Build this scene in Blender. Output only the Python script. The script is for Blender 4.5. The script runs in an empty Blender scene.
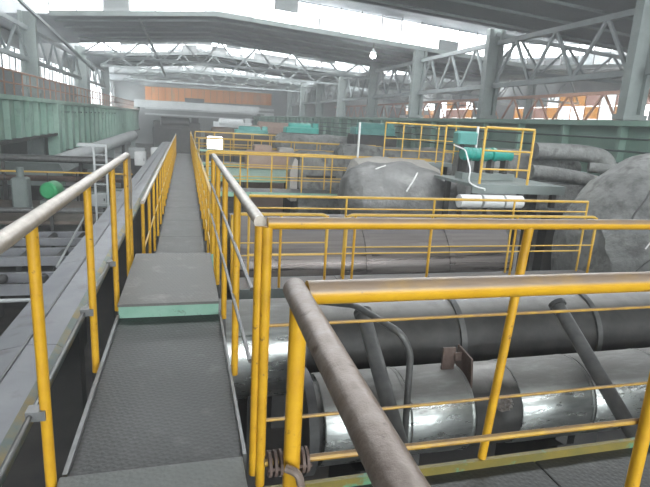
import bpy, math, random
from mathutils import Vector, Matrix, noise

random.seed(7)
S = bpy.context.scene
COL = S.collection

# ---------------------------------------------------------------- camera
cd = bpy.data.cameras.new('camera'); cam = bpy.data.objects.new('camera', cd); COL.objects.link(cam)
cd.sensor_width = 36.0; cd.lens = 509.5 * 36.0 / 650.0; cd.clip_start = 0.05; cd.clip_end = 400
_r = Vector((0.96464737, -0.25745453, 0.05632596)); _u = Vector((0.00633248, 0.23630648, 0.97165794)); _b = -Vector((0.26346793, 0.93695059, -0.22958275))
cam.matrix_world = Matrix(((_r.x, _u.x, _b.x, 0), (_r.y, _u.y, _b.y, 0), (_r.z, _u.z, _b.z, 1.5), (0, 0, 0, 1)))
S.camera = cam

# ---------------------------------------------------------------- world, lights, exposure
S.view_settings.view_transform = 'Standard'; S.view_settings.look = 'None'
S.view_settings.exposure = 1.3; S.view_settings.gamma = 1.0; S.view_settings.use_curve_mapping = False
W = bpy.data.worlds.new('overcast_sky'); S.world = W; W.use_nodes = True
W.node_tree.nodes['Background'].inputs[0].default_value = (0.93, 0.97, 1.0, 1); W.node_tree.nodes['Background'].inputs[1].default_value = 3.0
S.cycles.max_bounces = 5; S.cycles.diffuse_bounces = 3; S.cycles.glossy_bounces = 3; S.cycles.volume_bounces = 1
S.cycles.transparent_max_bounces = 12; S.cycles.caustics_reflective = False; S.cycles.caustics_refractive = False

XL, XR, XE = -8.0, 17.0, 40.0            # left column line, right column line, far side wall
MONS = [-9.0, 14.0, 37.0, 60.0, 83.0]    # glazed back faces of the roof monitors


def roof_z(x):
    return 8.0 - (0.10 * (2 - x) if x < 2 else 0.055 * (min(x, 27) - 2)) + (0.10 * (x - 27) if x > 27 else 0)


def area(name, loc, direction, sx, sy, radiance):
    l = bpy.data.lights.new(name, 'AREA'); l.shape = 'RECTANGLE'; l.size = sx; l.size_y = sy
    l.energy = radiance * math.pi * sx * sy; l.color = (0.95, 0.98, 1.0)
    o = bpy.data.objects.new(name, l); COL.objects.link(o)
    o.location = loc; o.rotation_euler = Vector(direction).to_track_quat('-Z', 'Y').to_euler()
    return o


SKY_R = 7.0
for y in MONS:      # daylight entering through the monitor glazing
    area('daylight_monitor', (4.5, y + 0.95, 8.72), (0, -1, -0.9), 24.5, 2.3, SKY_R)
    area('daylight_monitor', (28.5, y + 0.95, 7.9), (0, -1, -0.9), 22.5, 2.3, SKY_R)
    area('daylight_monitor', (4.5, y - 10.95, 8.72), (0, 1, -0.9), 24.5, 2.3, SKY_R)
for (y0, y1, z0, z1) in ((34, 46, 3.9, 5.6), (50, 66, 3.9, 5.6), (76, 99.5, 2.3, 6.6)):
    area('daylight_side_window', (-12.3, (y0 + y1) / 2, (z0 + z1) / 2), (1, 0, 0), y1 - y0, z1 - z0, SKY_R * .6)


area('added_back_light', (4.5, -26.2, 4.3), (0, 1, 0), 24, 5.4, SKY_R * 1.3)  # added light from behind, brightens faces turned toward the camera


# ---------------------------------------------------------------- materials
def nodes_of(name):
    m = bpy.data.materials.new(name); m.use_nodes = True
    return m, m.node_tree.nodes, m.node_tree.links, m.node_tree.nodes['Principled BSDF']


def pbr(name, c1, c2=None, scale=6.0, rough=0.6, metal=0.0, bump=0.0, stretch=(1, 1, 1), spots=None, spot_lo=0.58, spot_hi=0.66,
        spot_scale=9.0, dust=None, dust_amt=0.8, rough2=None, world=False, dlo=.35, dhi=.8, bdist=.02):
    m, N, L, B = nodes_of(name)
    tc = N.new('ShaderNodeTexCoord'); mp = N.new('ShaderNodeMapping'); mp.inputs['Scale'].default_value = stretch
    if world:
        ge = N.new('ShaderNodeNewGeometry'); L.new(ge.outputs['Position'], mp.inputs[0])
    else:
        L.new(tc.outputs['Object'], mp.inputs[0])
    nz = N.new('ShaderNodeTexNoise'); nz.inputs['Scale'].default_value = scale; nz.inputs['Detail'].default_value = 6; nz.inputs['Roughness'].default_value = 0.6
    L.new(mp.outputs[0], nz.inputs['Vector'])
    rp = N.new('ShaderNodeMapRange'); rp.inputs[1].default_value = 0.32; rp.inputs[2].default_value = 0.68; L.new(nz.outputs['Fac'], rp.inputs[0])
    mx = N.new('ShaderNodeMix'); mx.data_type = 'RGBA'; mx.inputs['A'].default_value = (*c1, 1); mx.inputs['B'].default_value = (*(c2 or c1), 1)
    L.new(rp.outputs[0], mx.inputs['Factor']); col = mx.outputs['Result']
    if spots:
        n2 = N.new('ShaderNodeTexNoise'); n2.inputs['Scale'].default_value = spot_scale; n2.inputs['Detail'].default_value = 8; n2.inputs['Roughness'].default_value = 0.65
        L.new(mp.outputs[0], n2.inputs['Vector'])
        r2 = N.new('ShaderNodeMapRange'); r2.inputs[1].default_value = spot_lo; r2.inputs[2].default_value = spot_hi; L.new(n2.outputs['Fac'], r2.inputs[0])
        m2 = N.new('ShaderNodeMix'); m2.data_type = 'RGBA'; m2.inputs['B'].default_value = (*spots, 1)
        L.new(r2.outputs[0], m2.inputs['Factor']); L.new(col, m2.inputs['A']); col = m2.outputs['Result']
    if dust:   # settled dust on faces that look upward, on the grey pipe also top-lit tone
        g = N.new('ShaderNodeNewGeometry'); sp = N.new('ShaderNodeSeparateXYZ'); L.new(g.outputs['Normal'], sp.inputs[0])
        r3 = N.new('ShaderNodeMapRange'); r3.inputs[1].default_value = dlo; r3.inputs[2].default_value = dhi; L.new(sp.outputs['Z'], r3.inputs[0])
        ml = N.new('ShaderNodeMath'); ml.operation = 'MULTIPLY'; L.new(r3.outputs[0], ml.inputs[0])
        r4 = N.new('ShaderNodeMapRange'); r4.inputs[1].default_value = 0.3; r4.inputs[2].default_value = 0.55; r4.inputs[3].default_value = dust_amt * 0.75; r4.inputs[4].default_value = dust_amt
        L.new(nz.outputs['Fac'], r4.inputs[0]); L.new(r4.outputs[0], ml.inputs[1])
        m3 = N.new('ShaderNodeMix'); m3.data_type = 'RGBA'; m3.inputs['B'].default_value = (*dust, 1)
        L.new(ml.outputs[0], m3.inputs['Factor']); L.new(col, m3.inputs['A']); col = m3.outputs['Result']
    L.new(col, B.inputs['Base Color'])
    if rough2 is not None:
        r5 = N.new('ShaderNodeMapRange'); r5.inputs[3].default_value = rough; r5.inputs[4].default_value = rough2; L.new(rp.outputs[0], r5.inputs[0]); L.new(r5.outputs[0], B.inputs['Roughness'])
    else:
        B.inputs['Roughness'].default_value = rough
    B.inputs['Metallic'].default_value = metal
    if dust and metal > .3:     # the dust film is neither metallic nor shiny
        im = N.new('ShaderNodeMapRange'); im.inputs[3].default_value = metal; im.inputs[4].default_value = 0.0; L.new(ml.outputs[0], im.inputs[0]); L.new(im.outputs[0], B.inputs['Metallic'])
        src = B.inputs['Roughness'].links[0].from_socket if B.inputs['Roughness'].links else None
        ir = N.new('ShaderNodeMix'); ir.data_type = 'FLOAT'; L.new(ml.outputs[0], ir.inputs[0]); ir.inputs[3].default_value = .75
        if src: L.new(src, ir.inputs[2])
        else: ir.inputs[2].default_value = rough
        L.new(ir.outputs[0], B.inputs['Roughness'])
    if bump:
        bp = N.new('ShaderNodeBump'); bp.inputs['Strength'].default_value = bump; bp.inputs['Distance'].default_value = bdist
        L.new(nz.outputs['Fac'], bp.inputs['Height']); L.new(bp.outputs[0], B.inputs['Normal'])
    return m


def checker_plate(name, c1, c2, rough=0.45, metal=0.4):
    m = pbr(name, c1, c2, scale=2.2, rough=rough, metal=metal, spots=tuple(x * 1.5 for x in c2), spot_lo=0.55, spot_hi=0.8, spot_scale=5, rough2=rough + 0.15)
    N, L, B = m.node_tree.nodes, m.node_tree.links, m.node_tree.nodes['Principled BSDF']
    tc = N.new('ShaderNodeTexCoord')
    hs = []
    for ang in (math.pi / 4, -math.pi / 4):
        mp = N.new('ShaderNodeMapping'); mp.inputs['Rotation'].default_value = (0, 0, ang); mp.inputs['Scale'].default_value = (1, 1, 0)
        L.new(tc.outputs['Object'], mp.inputs[0]); sx = N.new('ShaderNodeSeparateXYZ'); L.new(mp.outputs[0], sx.inputs[0])
        pr = None
        for ax, f in (('X', 95.0), ('Y', 190.0)):
            mu = N.new('ShaderNodeMath'); mu.operation = 'MULTIPLY'; mu.inputs[1].default_value = f; L.new(sx.outputs[ax], mu.inputs[0])
            sn = N.new('ShaderNodeMath'); sn.operation = 'SINE'; L.new(mu.outputs[0], sn.inputs[0])
            if pr is None:
                pr = sn
            else:
                p2 = N.new('ShaderNodeMath'); p2.operation = 'MULTIPLY'; L.new(pr.outputs[0], p2.inputs[0]); L.new(sn.outputs[0], p2.inputs[1]); pr = p2
        hs.append(pr)
    mxm = N.new('ShaderNodeMath'); mxm.operation = 'MAXIMUM'; L.new(hs[0].outputs[0], mxm.inputs[0]); L.new(hs[1].outputs[0], mxm.inputs[1])
    bp = N.new('ShaderNodeBump'); bp.inputs['Strength'].default_value = 0.32; bp.inputs['Distance'].default_value = 0.003
    L.new(mxm.outputs[0], bp.inputs['Height']); L.new(bp.outputs[0], B.inputs['Normal'])
    return m


def glass(name, tint, amount):
    m, N, L, B = nodes_of(name)
    out = N['Material Output']; N.remove(B)
    t = N.new('ShaderNodeBsdfTransparent'); t.inputs[0].default_value = (*tint, 1)
    d = N.new('ShaderNodeBsdfDiffuse'); d.inputs[0].default_value = (0.25, 0.27, 0.27, 1)
    g = N.new('ShaderNodeBsdfGlossy'); g.inputs['Roughness'].default_value = 0.15
    m1 = N.new('ShaderNodeMixShader'); m1.inputs[0].default_value = amount; L.new(t.outputs[0], m1.inputs[1]); L.new(d.outputs[0], m1.inputs[2])
    m2 = N.new('ShaderNodeMixShader'); m2.inputs[0].default_value = 0.04; L.new(m1.outputs[0], m2.inputs[1]); L.new(g.outputs[0], m2.inputs[2])
    L.new(m2.outputs[0], out.inputs['Surface'])
    return m


DUST = (0.23, 0.20, 0.17)
M = {
    'yellow': pbr('yellow_paint', (0.66, 0.37, 0.018), (0.56, 0.29, 0.015), 14, 0.42, 0, 0.15, spots=(0.16, 0.075, 0.03), spot_lo=0.62, spot_hi=0.7, spot_scale=22),
    'yellow_rail': pbr('yellow_rail_paint', (0.66, 0.37, 0.018), (0.58, 0.31, 0.015), 10, 0.4, 0, 0.1, spots=(0.17, 0.09, 0.04), spot_lo=0.64, spot_hi=0.7, spot_scale=18, dust=(0.29, 0.215, 0.155), dust_amt=1.0, dlo=.12, dhi=.42),
    'yellow_far': pbr('faded_yellow_paint', (0.70, 0.43, 0.06), (0.58, 0.36, 0.06), 5, 0.55, dust=(0.42, 0.33, 0.2), dust_amt=0.5),
    'worn_rail': pbr('worn_rail_steel', (0.42, 0.38, 0.33), (0.30, 0.26, 0.22), 16, 0.38, 0.35, 0.1, spots=(0.55, 0.37, 0.06), spot_lo=0.66, spot_hi=0.74, spot_scale=7),
    'brown_rail': pbr('brown_worn_pipe', (0.17, 0.125, 0.10), (0.27, 0.22, 0.19), 22, 0.42, 0.25, 0.2, spots=(0.10, 0.06, 0.045), spot_lo=0.6, spot_hi=0.7, spot_scale=30),
    'thin_bar': pbr('rusty_thin_bar', (0.50, 0.30, 0.03), (0.30, 0.17, 0.05), 12, 0.5, 0.1, 0.1, dust=(0.25, 0.18, 0.13), dust_amt=0.7),
    'grey_bar': pbr('grey_steel_bar', (0.20, 0.205, 0.205), (0.13, 0.13, 0.13), 10, 0.45, 0.3),
    'plate': checker_plate('checker_plate', (0.036, 0.038, 0.038), (0.068, 0.070, 0.069)),
    'plate_near': checker_plate('dusty_checker_plate', (0.13, 0.14, 0.135), (0.18, 0.19, 0.18), 0.55, 0.2),
    'plate_box': checker_plate('step_checker_plate', (0.12, 0.12, 0.115), (0.17, 0.165, 0.155), 0.5, 0.25),
    'plate_far': checker_plate('walkway_checker_plate', (0.085, 0.088, 0.09), (0.13, 0.13, 0.13), 0.42, 0.35),
    'green': pbr('pale_green_paint', (0.21, 0.40, 0.30), (0.28, 0.46, 0.37), 5, 0.55, 0, 0.1, spots=(0.09, 0.10, 0.08), spot_lo=0.6, spot_hi=0.72, spot_scale=8),
    'green_strip': pbr('worn_green_yellow_paint', (0.13, 0.12, 0.035), (0.22, 0.16, 0.025), 5, 0.55, 0, 0.1, spots=(0.10, 0.24, 0.14), spot_lo=0.55, spot_hi=0.6, spot_scale=4),
    'girder': pbr('girder_green_paint', (0.20, 0.34, 0.27), (0.30, 0.43, 0.36), 0.8, 0.6, spots=(0.14, 0.20, 0.17), spot_lo=0.55, spot_hi=0.75, spot_scale=1.2),
    'girder_dark': pbr('dark_girder_green', (0.13, 0.22, 0.18), (0.18, 0.27, 0.22), 0.8, 0.6),
    'railing_green': pbr('dark_green_rail', (0.03, 0.05, 0.045), None, 3, 0.6),
    'rust_rail': pbr('rust_brown_paint', (0.26, 0.13, 0.08), (0.34, 0.18, 0.12), 2, 0.7),
    'cladding': pbr('aluminium_cladding', (0.62, 0.64, 0.62), (0.40, 0.42, 0.41), 7, 0.22, 0.9, 0.25, stretch=(0.6, 2.2, 2.2), spots=(0.15, 0.14, 0.13), spot_lo=0.58, spot_hi=0.75, spot_scale=4, dust=(0.24, 0.235, 0.225), dust_amt=1.0, rough2=0.4, dlo=.62, dhi=.72),
    'bare_pipe': pbr('top_lit_dusty_pipe', (0.04, 0.039, 0.038), (0.07, 0.067, 0.063), 6, 0.5, 0.2, 0.2, dust=(0.33, 0.32, 0.305), dust_amt=1.0, dlo=.72, dhi=.9),  # pale dusty top and darkened base also put top-lit contrast into the colour
    'drum': pbr('streaked_drum_steel', (0.085, 0.072, 0.068), (0.22, 0.20, 0.19), 5, 0.18, 0.8, 0.1, stretch=(0.12, 3, 3), dust=(0.11, 0.10, 0.095), dust_amt=0.6, rough2=0.45),
    'dark_pipe': pbr('dark_painted_pipe', (0.055, 0.055, 0.055), (0.10, 0.10, 0.10), 8, 0.5, 0.2, 0.1),
    'mid_pipe': pbr('grey_steel_pipe', (0.10, 0.10, 0.10), (0.16, 0.16, 0.155), 9, 0.45, 0.3, 0.1),
    'rusty': pbr('rusty_steel', (0.085, 0.055, 0.045), (0.14, 0.10, 0.085), 10, 0.7, 0.1, 0.3),
    'insulation': pbr('torn_insulation_wool', (0.16, 0.12, 0.10), (0.40, 0.38, 0.36), 26, 0.9, 0, 0.9),
    'dusty': pbr('dusty_insulation_plaster', (0.13, 0.133, 0.13), (0.24, 0.245, 0.235), 1.6, 0.85, 0, 1.0, bdist=.12, spots=(0.085, 0.085, 0.082), spot_lo=0.5, spot_hi=0.66, spot_scale=3.0),
    'dusty_light': pbr('pale_dusty_plaster', (0.36, 0.34, 0.31), (0.44, 0.42, 0.39), 2.5, 0.85, 0, 0.5),
    'dusty_dark': pbr('sooty_insulation', (0.12, 0.12, 0.118), (0.26, 0.26, 0.255), 1.5, 0.8, 0, 1.0, bdist=.12, spots=(0.34, 0.335, 0.325), spot_lo=.56, spot_hi=.72, spot_scale=1.7),
    'seam_shade': pbr('seam_crease_shade', (0.08, 0.08, 0.078), None, 4, 0.9),  # seam lines with the crease shadow put into their dark colour
    'scrape': pbr('white_scrape_plaster', (0.7, 0.7, 0.69), (0.55, 0.55, 0.54), 10, 0.8),
    'trough': pbr('blue_grey_trough_paint', (0.20, 0.205, 0.225), (0.27, 0.275, 0.29), 1.6, 0.5, 0.1, 0.1, spots=(0.15, 0.14, 0.14), spot_lo=0.55, spot_hi=0.75, spot_scale=2.5),
    'trough_edge': pbr('worn_trough_edge', (0.22, 0.25, 0.22), (0.36, 0.24, 0.06), 3, 0.55, 0, 0.1, spots=(0.17, 0.21, 0.19), spot_lo=0.42, spot_hi=0.55, spot_scale=2.2),
    'floor': pbr('oily_concrete', (0.03, 0.027, 0.025), (0.075, 0.065, 0.058), 0.5, 0.6, 0, 0.3, rough2=0.35, spots=(0.03, 0.03, 0.03), spot_lo=0.5, spot_hi=0.62, spot_scale=0.9),
    'wall': pbr('grey_sheet_wall', (0.16, 0.17, 0.17), (0.22, 0.23, 0.23), 0.4, 0.8),
    'roof': pbr('sooty_roof_sheet', (0.13, 0.145, 0.155), (0.18, 0.195, 0.205), 0.3, 0.85),
    'steel': pbr('grey_green_steel', (0.15, 0.18, 0.17), (0.22, 0.25, 0.24), 1.0, 0.6),
    'truss': pbr('pale_truss_steel', (0.22, 0.245, 0.245), (0.15, 0.17, 0.17), 1.0, 0.6),
    'orange': pbr('rust_orange_sheet', (0.72, 0.29, 0.07), (0.6, 0.22, 0.05), 0.7, 0.75, stretch=(1, 1, 0.2), spots=(0.52, 0.32, 0.18), spot_lo=0.55, spot_hi=0.7, spot_scale=0.9),
    'pink': pbr('faded_pink_sheet', (0.45, 0.25, 0.22), (0.55, 0.33, 0.29), 0.8, 0.8),
    'amber': pbr('amber_sheet', (0.75, 0.45, 0.14), (0.65, 0.33, 0.10), 0.8, 0.8),
    'pale': pbr('pale_grey_paint', (0.42, 0.44, 0.44), (0.5, 0.52, 0.52), 1.0, 0.6),
    'white': pbr('white_paint', (0.75, 0.76, 0.75), (0.65, 0.66, 0.65), 2.0, 0.5),
    'teal': pbr('teal_paint', (0.01, 0.22, 0.18), (0.015, 0.29, 0.235), 4, 0.4, dust=(0.14, 0.28, 0.25), dust_amt=0.5),
    'teal_dull': pbr('dull_teal_paint', (0.06, 0.22, 0.20), (0.10, 0.30, 0.27), 2, 0.5),
    'motor_green': pbr('motor_green_paint', (0.03, 0.30, 0.11), (0.05, 0.38, 0.15), 4, 0.45),
    'dark': pbr('dark_machine_steel', (0.035, 0.035, 0.035), (0.065, 0.062, 0.058), 2, 0.6, 0.2),
    'brown': pbr('brown_machine_paint', (0.10, 0.08, 0.065), (0.17, 0.135, 0.11), 2, 0.7),
    'brownpink': pbr('dusty_brown_pink_paint', (0.36, 0.25, 0.20), (0.42, 0.32, 0.27), 2, 0.8),
    'glass_clean': glass('clear_glass', (0.95, 0.97, 0.97), 0.05),
    'glass_dusty': glass('dusty_glass', (0.8, 0.82, 0.82), 0.45),
    'glass_amber': glass('amber_plastic_pane', (0.42, 0.27, 0.10), 0.2),
    'glass_pink': glass('pink_plastic_pane', (0.34, 0.24, 0.21), 0.25),
    'glass_grimy': glass('grimy_glass', (0.4, 0.42, 0.42), 0.85),
}


# ---------------------------------------------------------------- mesh helpers
class MB:
    """collects faces in world coordinates and links them as one mesh object"""

    def __init__(s):
        s.v, s.f = [], []

    def add(s, vs, fs):
        k = len(s.v); s.v += [tuple(x) for x in vs]; s.f += [tuple(i + k for i in q) for q in fs]; return s

    def box(s, x0, x1, y0, y1, z0, z1):
        return s.add([(x, y, z) for z in (z0, z1) for (x, y) in ((x0, y0), (x1, y0), (x1, y1), (x0, y1))],
                     [(3, 2, 1, 0), (4, 5, 6, 7), (0, 1, 5, 4), (1, 2, 6, 5), (2, 3, 7, 6), (3, 0, 4, 7)])

    def cbox(s, x0, x1, y0, y1, z0, z1, c=0.01):
        """box with chamfered vertical edges and a chamfered top"""
        pts = [(x0 + c, y0), (x1 - c, y0), (x1, y0 + c), (x1, y1 - c), (x1 - c, y1), (x0 + c, y1), (x0, y1 - c), (x0, y0 + c)]
        cx, cy = (x0 + x1) / 2, (y0 + y1) / 2
        sx, sy = 1 - 2 * c / max(x1 - x0, 1e-6), 1 - 2 * c / max(y1 - y0, 1e-6)
        top = [(cx + (x - cx) * sx, cy + (y - cy) * sy) for x, y in pts]
        vs = [(x, y, z0) for x, y in pts] + [(x, y, z1 - c) for x, y in pts] + [(x, y, z1) for x, y in top]
        fs = [tuple(range(7, -1, -1)), tuple(range(16, 24))]
        for k in (0, 8):
            fs += [(k + i, k + (i + 1) % 8, k + 8 + (i + 1) % 8, k + 8 + i) for i in range(8)]
        return s.add(vs, fs)

    def tube(s, pts, r, n=12, caps=True):
        pts = [Vector(p) for p in pts]; rs = r if isinstance(r, (list, tuple)) else [r] * len(pts)
        T = []
        for i in range(len(pts)):
            a = pts[max(i - 1, 0)]; b = pts[min(i + 1, len(pts) - 1)]; T.append((b - a).normalized())
        up = Vector((0, 0, 1)) if abs(T[0].z) < 0.9 else Vector((0, 1, 0))
        nrm = (up - T[0] * up.dot(T[0])).normalized()
        vs, fs = [], []
        for i, p in enumerate(pts):
            nrm = (nrm - T[i] * nrm.dot(T[i])).normalized(); bn = T[i].cross(nrm)
            for k in range(n):
                a = 2 * math.pi * k / n; vs.append(p + (nrm * math.cos(a) + bn * math.sin(a)) * rs[i])
        for i in range(len(pts) - 1):
            for k in range(n):
                a, b = i * n + k, i * n + (k + 1) % n; fs.append((a, b, b + n, a + n))
        if caps:
            fs.append(tuple(range(n - 1, -1, -1))); fs.append(tuple((len(pts) - 1) * n + k for k in range(n)))
        return s.add(vs, fs)

    def bar(s, a, b, w, h):
        """rectangular bar from a to b"""
        a, b = Vector(a), Vector(b); t = (b - a).normalized()
        up = Vector((0, 0, 1)) if abs(t.z) < 0.95 else Vector((0, 1, 0))
        sd = t.cross(up).normalized(); up = sd.cross(t)
        q = [sd * w / 2 + up * h / 2, -sd * w / 2 + up * h / 2, -sd * w / 2 - up * h / 2, sd * w / 2 - up * h / 2]
        return s.add([a + x for x in q] + [b + x for x in q], [(0, 1, 2, 3), (7, 6, 5, 4)] + [(i + 4, (i + 1) % 4 + 4, (i + 1) % 4, i) for i in range(4)])

    def lathe(s, origin, axis, prof, n=24, caps=True):
        """profile [(distance along axis, radius)]"""
        o = Vector(origin); ax = Vector(axis).normalized()
        return s.tube([o + ax * d for d, r in prof], [max(r, 1e-4) for d, r in prof], n, caps)

    def prism(s, poly, axis, d0, d1):
        """extrude a 2-D outline (a, b) along axis x / y / z"""
        f = {'x': lambda a, b, d: (d, a, b), 'y': lambda a, b, d: (a, d, b), 'z': lambda a, b, d: (a, b, d)}[axis]
        n = len(poly)
        return s.add([f(a, b, d0) for a, b in poly] + [f(a, b, d1) for a, b in poly],
                     [tuple(range(n - 1, -1, -1)), tuple(range(n, 2 * n))] + [(i, (i + 1) % n, (i + 1) % n + n, i + n) for i in range(n)])

    def build(s, name, mat, parent=None, smooth=True, origin=None):
        off = Vector((0, 0, 0))
        if parent is not None:
            p = parent
            while p is not None:
                off += p.location; p = p.parent
        me = bpy.data.meshes.new(name)
        loc = Vector(origin) if origin is not None else off
        me.from_pydata([Vector(v) - loc for v in s.v], [], s.f); me.validate()
        import bmesh
        bm = bmesh.new(); bm.from_mesh(me); bmesh.ops.recalc_face_normals(bm, faces=bm.faces); bm.to_mesh(me); bm.free()
        me.materials.append(M[mat] if isinstance(mat, str) else mat)
        if smooth:
            me.shade_smooth(); me.set_sharp_from_angle(angle=math.radians(38))
        o = bpy.data.objects.new(name, me); COL.objects.link(o)
        if parent is not None:
            o.parent = parent; o.location = loc - off
        else:
            o.location = loc
        return o


def tag(o, label=None, cat=None, group=None, kind=None):
    for k, v in (('label', label), ('category', cat), ('group', group), ('kind', kind)):
        if v: o[k] = v
    return o


def thing(name, label, cat, loc, group=None, kind=None):
    o = bpy.data.objects.new(name, None); COL.objects.link(o); o.location = loc; o.empty_display_size = 0.2
    return tag(o, label, cat, group, kind)


def bend(pts, rad, seg=6):
    """round the corners of a polyline"""
    P = [Vector(p) for p in pts]; out = [P[0]]
    for i in range(1, len(P) - 1):
        a, b, c = P[i - 1], P[i], P[i + 1]
        u, w = (a - b), (c - b); r = min(rad, u.length * 0.49, w.length * 0.49)
        p0, p1 = b + u.normalized() * r, b + w.normalized() * r
        for k in range(seg + 1):
            t = k / seg; out.append(p0 * (1 - t) ** 2 + b * 2 * t * (1 - t) + p1 * t * t)
    out.append(P[-1]); return out


def lerp(a, b, t):
    return a + (b - a) * t


# ================================================================= THE SETTING
def struct(name, label=None, loc=(0, 0, 0)):
    o = bpy.data.objects.new(name, None); COL.objects.link(o); o.location = loc; o['kind'] = 'structure'
    if label: o['label'] = label
    if name in ('column', 'roof_truss'): o['group'] = {'column': 'columns of the hall', 'roof_truss': 'trusses under the roof'}[name]
    return o


FZ = -4.0
tag(MB().box(-12.5, XE + .5, -26, 101, FZ - .3, FZ).build('floor', 'floor', smooth=False, origin=(0, 0, FZ)), 'dark oily concrete floor deep below the walkways', kind='structure')

# end wall: orange sheeting above pale beams, dark base
ew = struct('wall_end', 'far end wall with a band of rust orange sheets', (4, 100.5, FZ))
MB().box(-12.5, XE + .5, 100.6, 101, FZ, 9.9).build('wall_base', 'wall', ew, False)
x = -6.9
while x < 16:
    w = 1.15
    MB().box(x + .03, min(x + w, 16) - .03, 100.35 + random.uniform(0, .06), 100.6, 3.75 + (x + 7) * .02, 6.1 + (x + 7) * 0.02).build('orange_sheet', 'orange', ew, False)
    x += w
for z, h in ((3.1, .45), (2.2, .55), (1.2, .3)):
    MB().box(-7, 16.5, 100.2, 100.6, z, z + h).build('wall_beam', 'pale', ew, False)

bw = struct('wall_back', 'grey sheet wall behind the viewpoint', (4, -26, FZ))
for q in ((-12.5, -7.5, FZ, 9.9), (16.5, XE + .5, FZ, 9.9), (-7.5, 16.5, FZ, 1.6), (-7.5, 16.5, 7.0, 9.9)):
    MB().box(q[0], q[1], -26.1, -25.9, q[2], q[3]).build('wall_panel', 'wall', bw, False)
bwin = struct('window_7', 'unseen wide window added behind the viewpoint to light what faces it', (4.5, -26, 1.6))  # unseen opening added to carry the light from behind
for k in range(13):
    MB().box(-7.54 + k * 2, -7.46 + k * 2, -26.05, -25.95, 1.6, 7.0).build('mullion', 'dark', bwin, False)
for k in range(12):
    for j in range(2):
        MB().box(-7.45 + k * 2, -5.55 + k * 2, -26.01, -25.99, 1.65 + j * 2.7, 4.25 + j * 2.7).build('pane', 'glass_clean', bwin, False)

# left outer wall with window openings
lw = struct('wall_left', 'left outer wall of the hall with high windows', (-12.2, 40, FZ))
WINS = [(34, 46, 3.9, 5.6), (50, 66, 3.9, 5.6), (76, 99.5, 2.3, 6.6)]
ys = [-26] + [v for q in WINS for v in (q[0], q[1])] + [101]
MB().box(-12.4, -12, -26, 101, FZ, 1.6).build('wall_lower_shade', 'dark', lw, False)  # dark colour stands in for the shade low on this wall
for i in range(0, len(ys), 2):
    MB().box(-12.4, -12, ys[i], ys[i + 1], 1.6, 9.0).build('wall_panel', 'wall', lw, False)
for (y0, y1, z0, z1) in WINS:
    MB().box(-12.4, -12, y0, y1, 1.6, z0).build('wall_panel', 'wall', lw, False)
    MB().box(-12.4, -12, y0, y1, z1, 9.0).build('wall_panel', 'wall', lw, False)
for i, (y0, y1, z0, z1) in enumerate(WINS):
    wn = struct('window_%d' % (i + 1), ('daylight window band nearest in the left wall', 'second daylight window band along the left wall', 'tall glaring window at the far end of the left wall')[i], (-12.1, (y0 + y1) / 2, z0))
    n = max(2, round((y1 - y0) / 1.5)); rows = 2 if z1 - z0 > 2 else 1
    for k in range(n + 1):
        y = lerp(y0, y1, k / n); MB().box(-12.15, -12.05, y - .04, y + .04, z0, z1).build('mullion', 'dark', wn, False)
    for k in range(n):
        for rr in range(rows):
            if random.random() < .2: continue
            a, b = lerp(y0, y1, k / n) + .04, lerp(y0, y1, (k + 1) / n) - .04
            c, d = lerp(z0, z1, rr / rows), lerp(z0, z1, (rr + 1) / rows)
            MB().box(-12.11, -12.09, a, b, c + .03, d - .03).build('pane', random.choice(['glass_clean', 'glass_clean', 'glass_dusty']), wn, False)

# right outer wall
for (y0, y1) in ((22, 32), (38, 58), (66, 92)):
    area('daylight_side_window', (XE + .3, (y0 + y1) / 2, 4.7), (-1, 0, -.0), y1 - y0, 2.6, SKY_R * .6)
rw = struct('wall_right', 'far side wall of the second bay with coloured sheets', (XE, 40, FZ))
MB().box(XE, XE + .2, -26, 101, FZ, 3.4).build('wall_base', 'wall', rw, False)
MB().box(XE, XE + .2, -26, 101, 6.0, 9.9).build('wall_top', 'wall', rw, False)
for a, b in ((-26, 22), (32, 38), (58, 66), (92, 101)):
    MB().box(XE, XE + .2, a, b, 3.4, 6.0).build('wall_panel', 'wall', rw, False)
for a, b in ((22, 32), (38, 58), (66, 92)):
    for k in range(int((b - a) / 2) + 1):
        MB().box(XE + .05, XE + .15, a + k * 2 - .06, a + k * 2 + .06, 3.4, 6.0).build('mullion', 'rust_rail', rw, False)
    for k in range(int((b - a) / 2)):
        for j in range(2):
            m = random.choice(['glass_amber', 'glass_pink', 'glass_dusty', None, 'glass_amber', 'glass_grimy', 'glass_pink'])
            if m: MB().box(XE + .09, XE + .11, a + k * 2 + .07, a + k * 2 + 1.93, 3.43 + j * 1.3, 4.67 + j * 1.3).build('pane', m, rw, False)
random.seed(21)
y = 10
while y < 100:
    w = random.uniform(2.2, 4.5); m = random.choice(['amber', 'pink', 'pale', 'orange', 'pink', 'white', 'amber', 'white'])
    z0 = random.uniform(1.4, 2.0)
    MB().box(XE - .12, XE, y, y + w - .15, z0, z0 + random.uniform(.9, 2.2)).build('wall_sheet', m, rw, False)
    y += w

# roof: low gable with raised cross monitors
roof = struct('ceiling', 'sooty roof with raised cross monitors', (2, 40, 8))


def slope(x0, x1, y0, y1, dz, th=.12):
    z0, z1 = roof_z(x0) + dz, roof_z(x1) + dz
    return MB().add([(x0, y0, z0), (x1, y0, z1), (x1, y1, z1), (x0, y1, z0), (x0, y0, z0 + th), (x1, y0, z1 + th), (x1, y1, z1 + th), (x0, y1, z0 + th)],
                    [(3, 2, 1, 0), (4, 5, 6, 7), (0, 1, 5, 4), (1, 2, 6, 5), (2, 3, 7, 6), (3, 0, 4, 7)])


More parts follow.
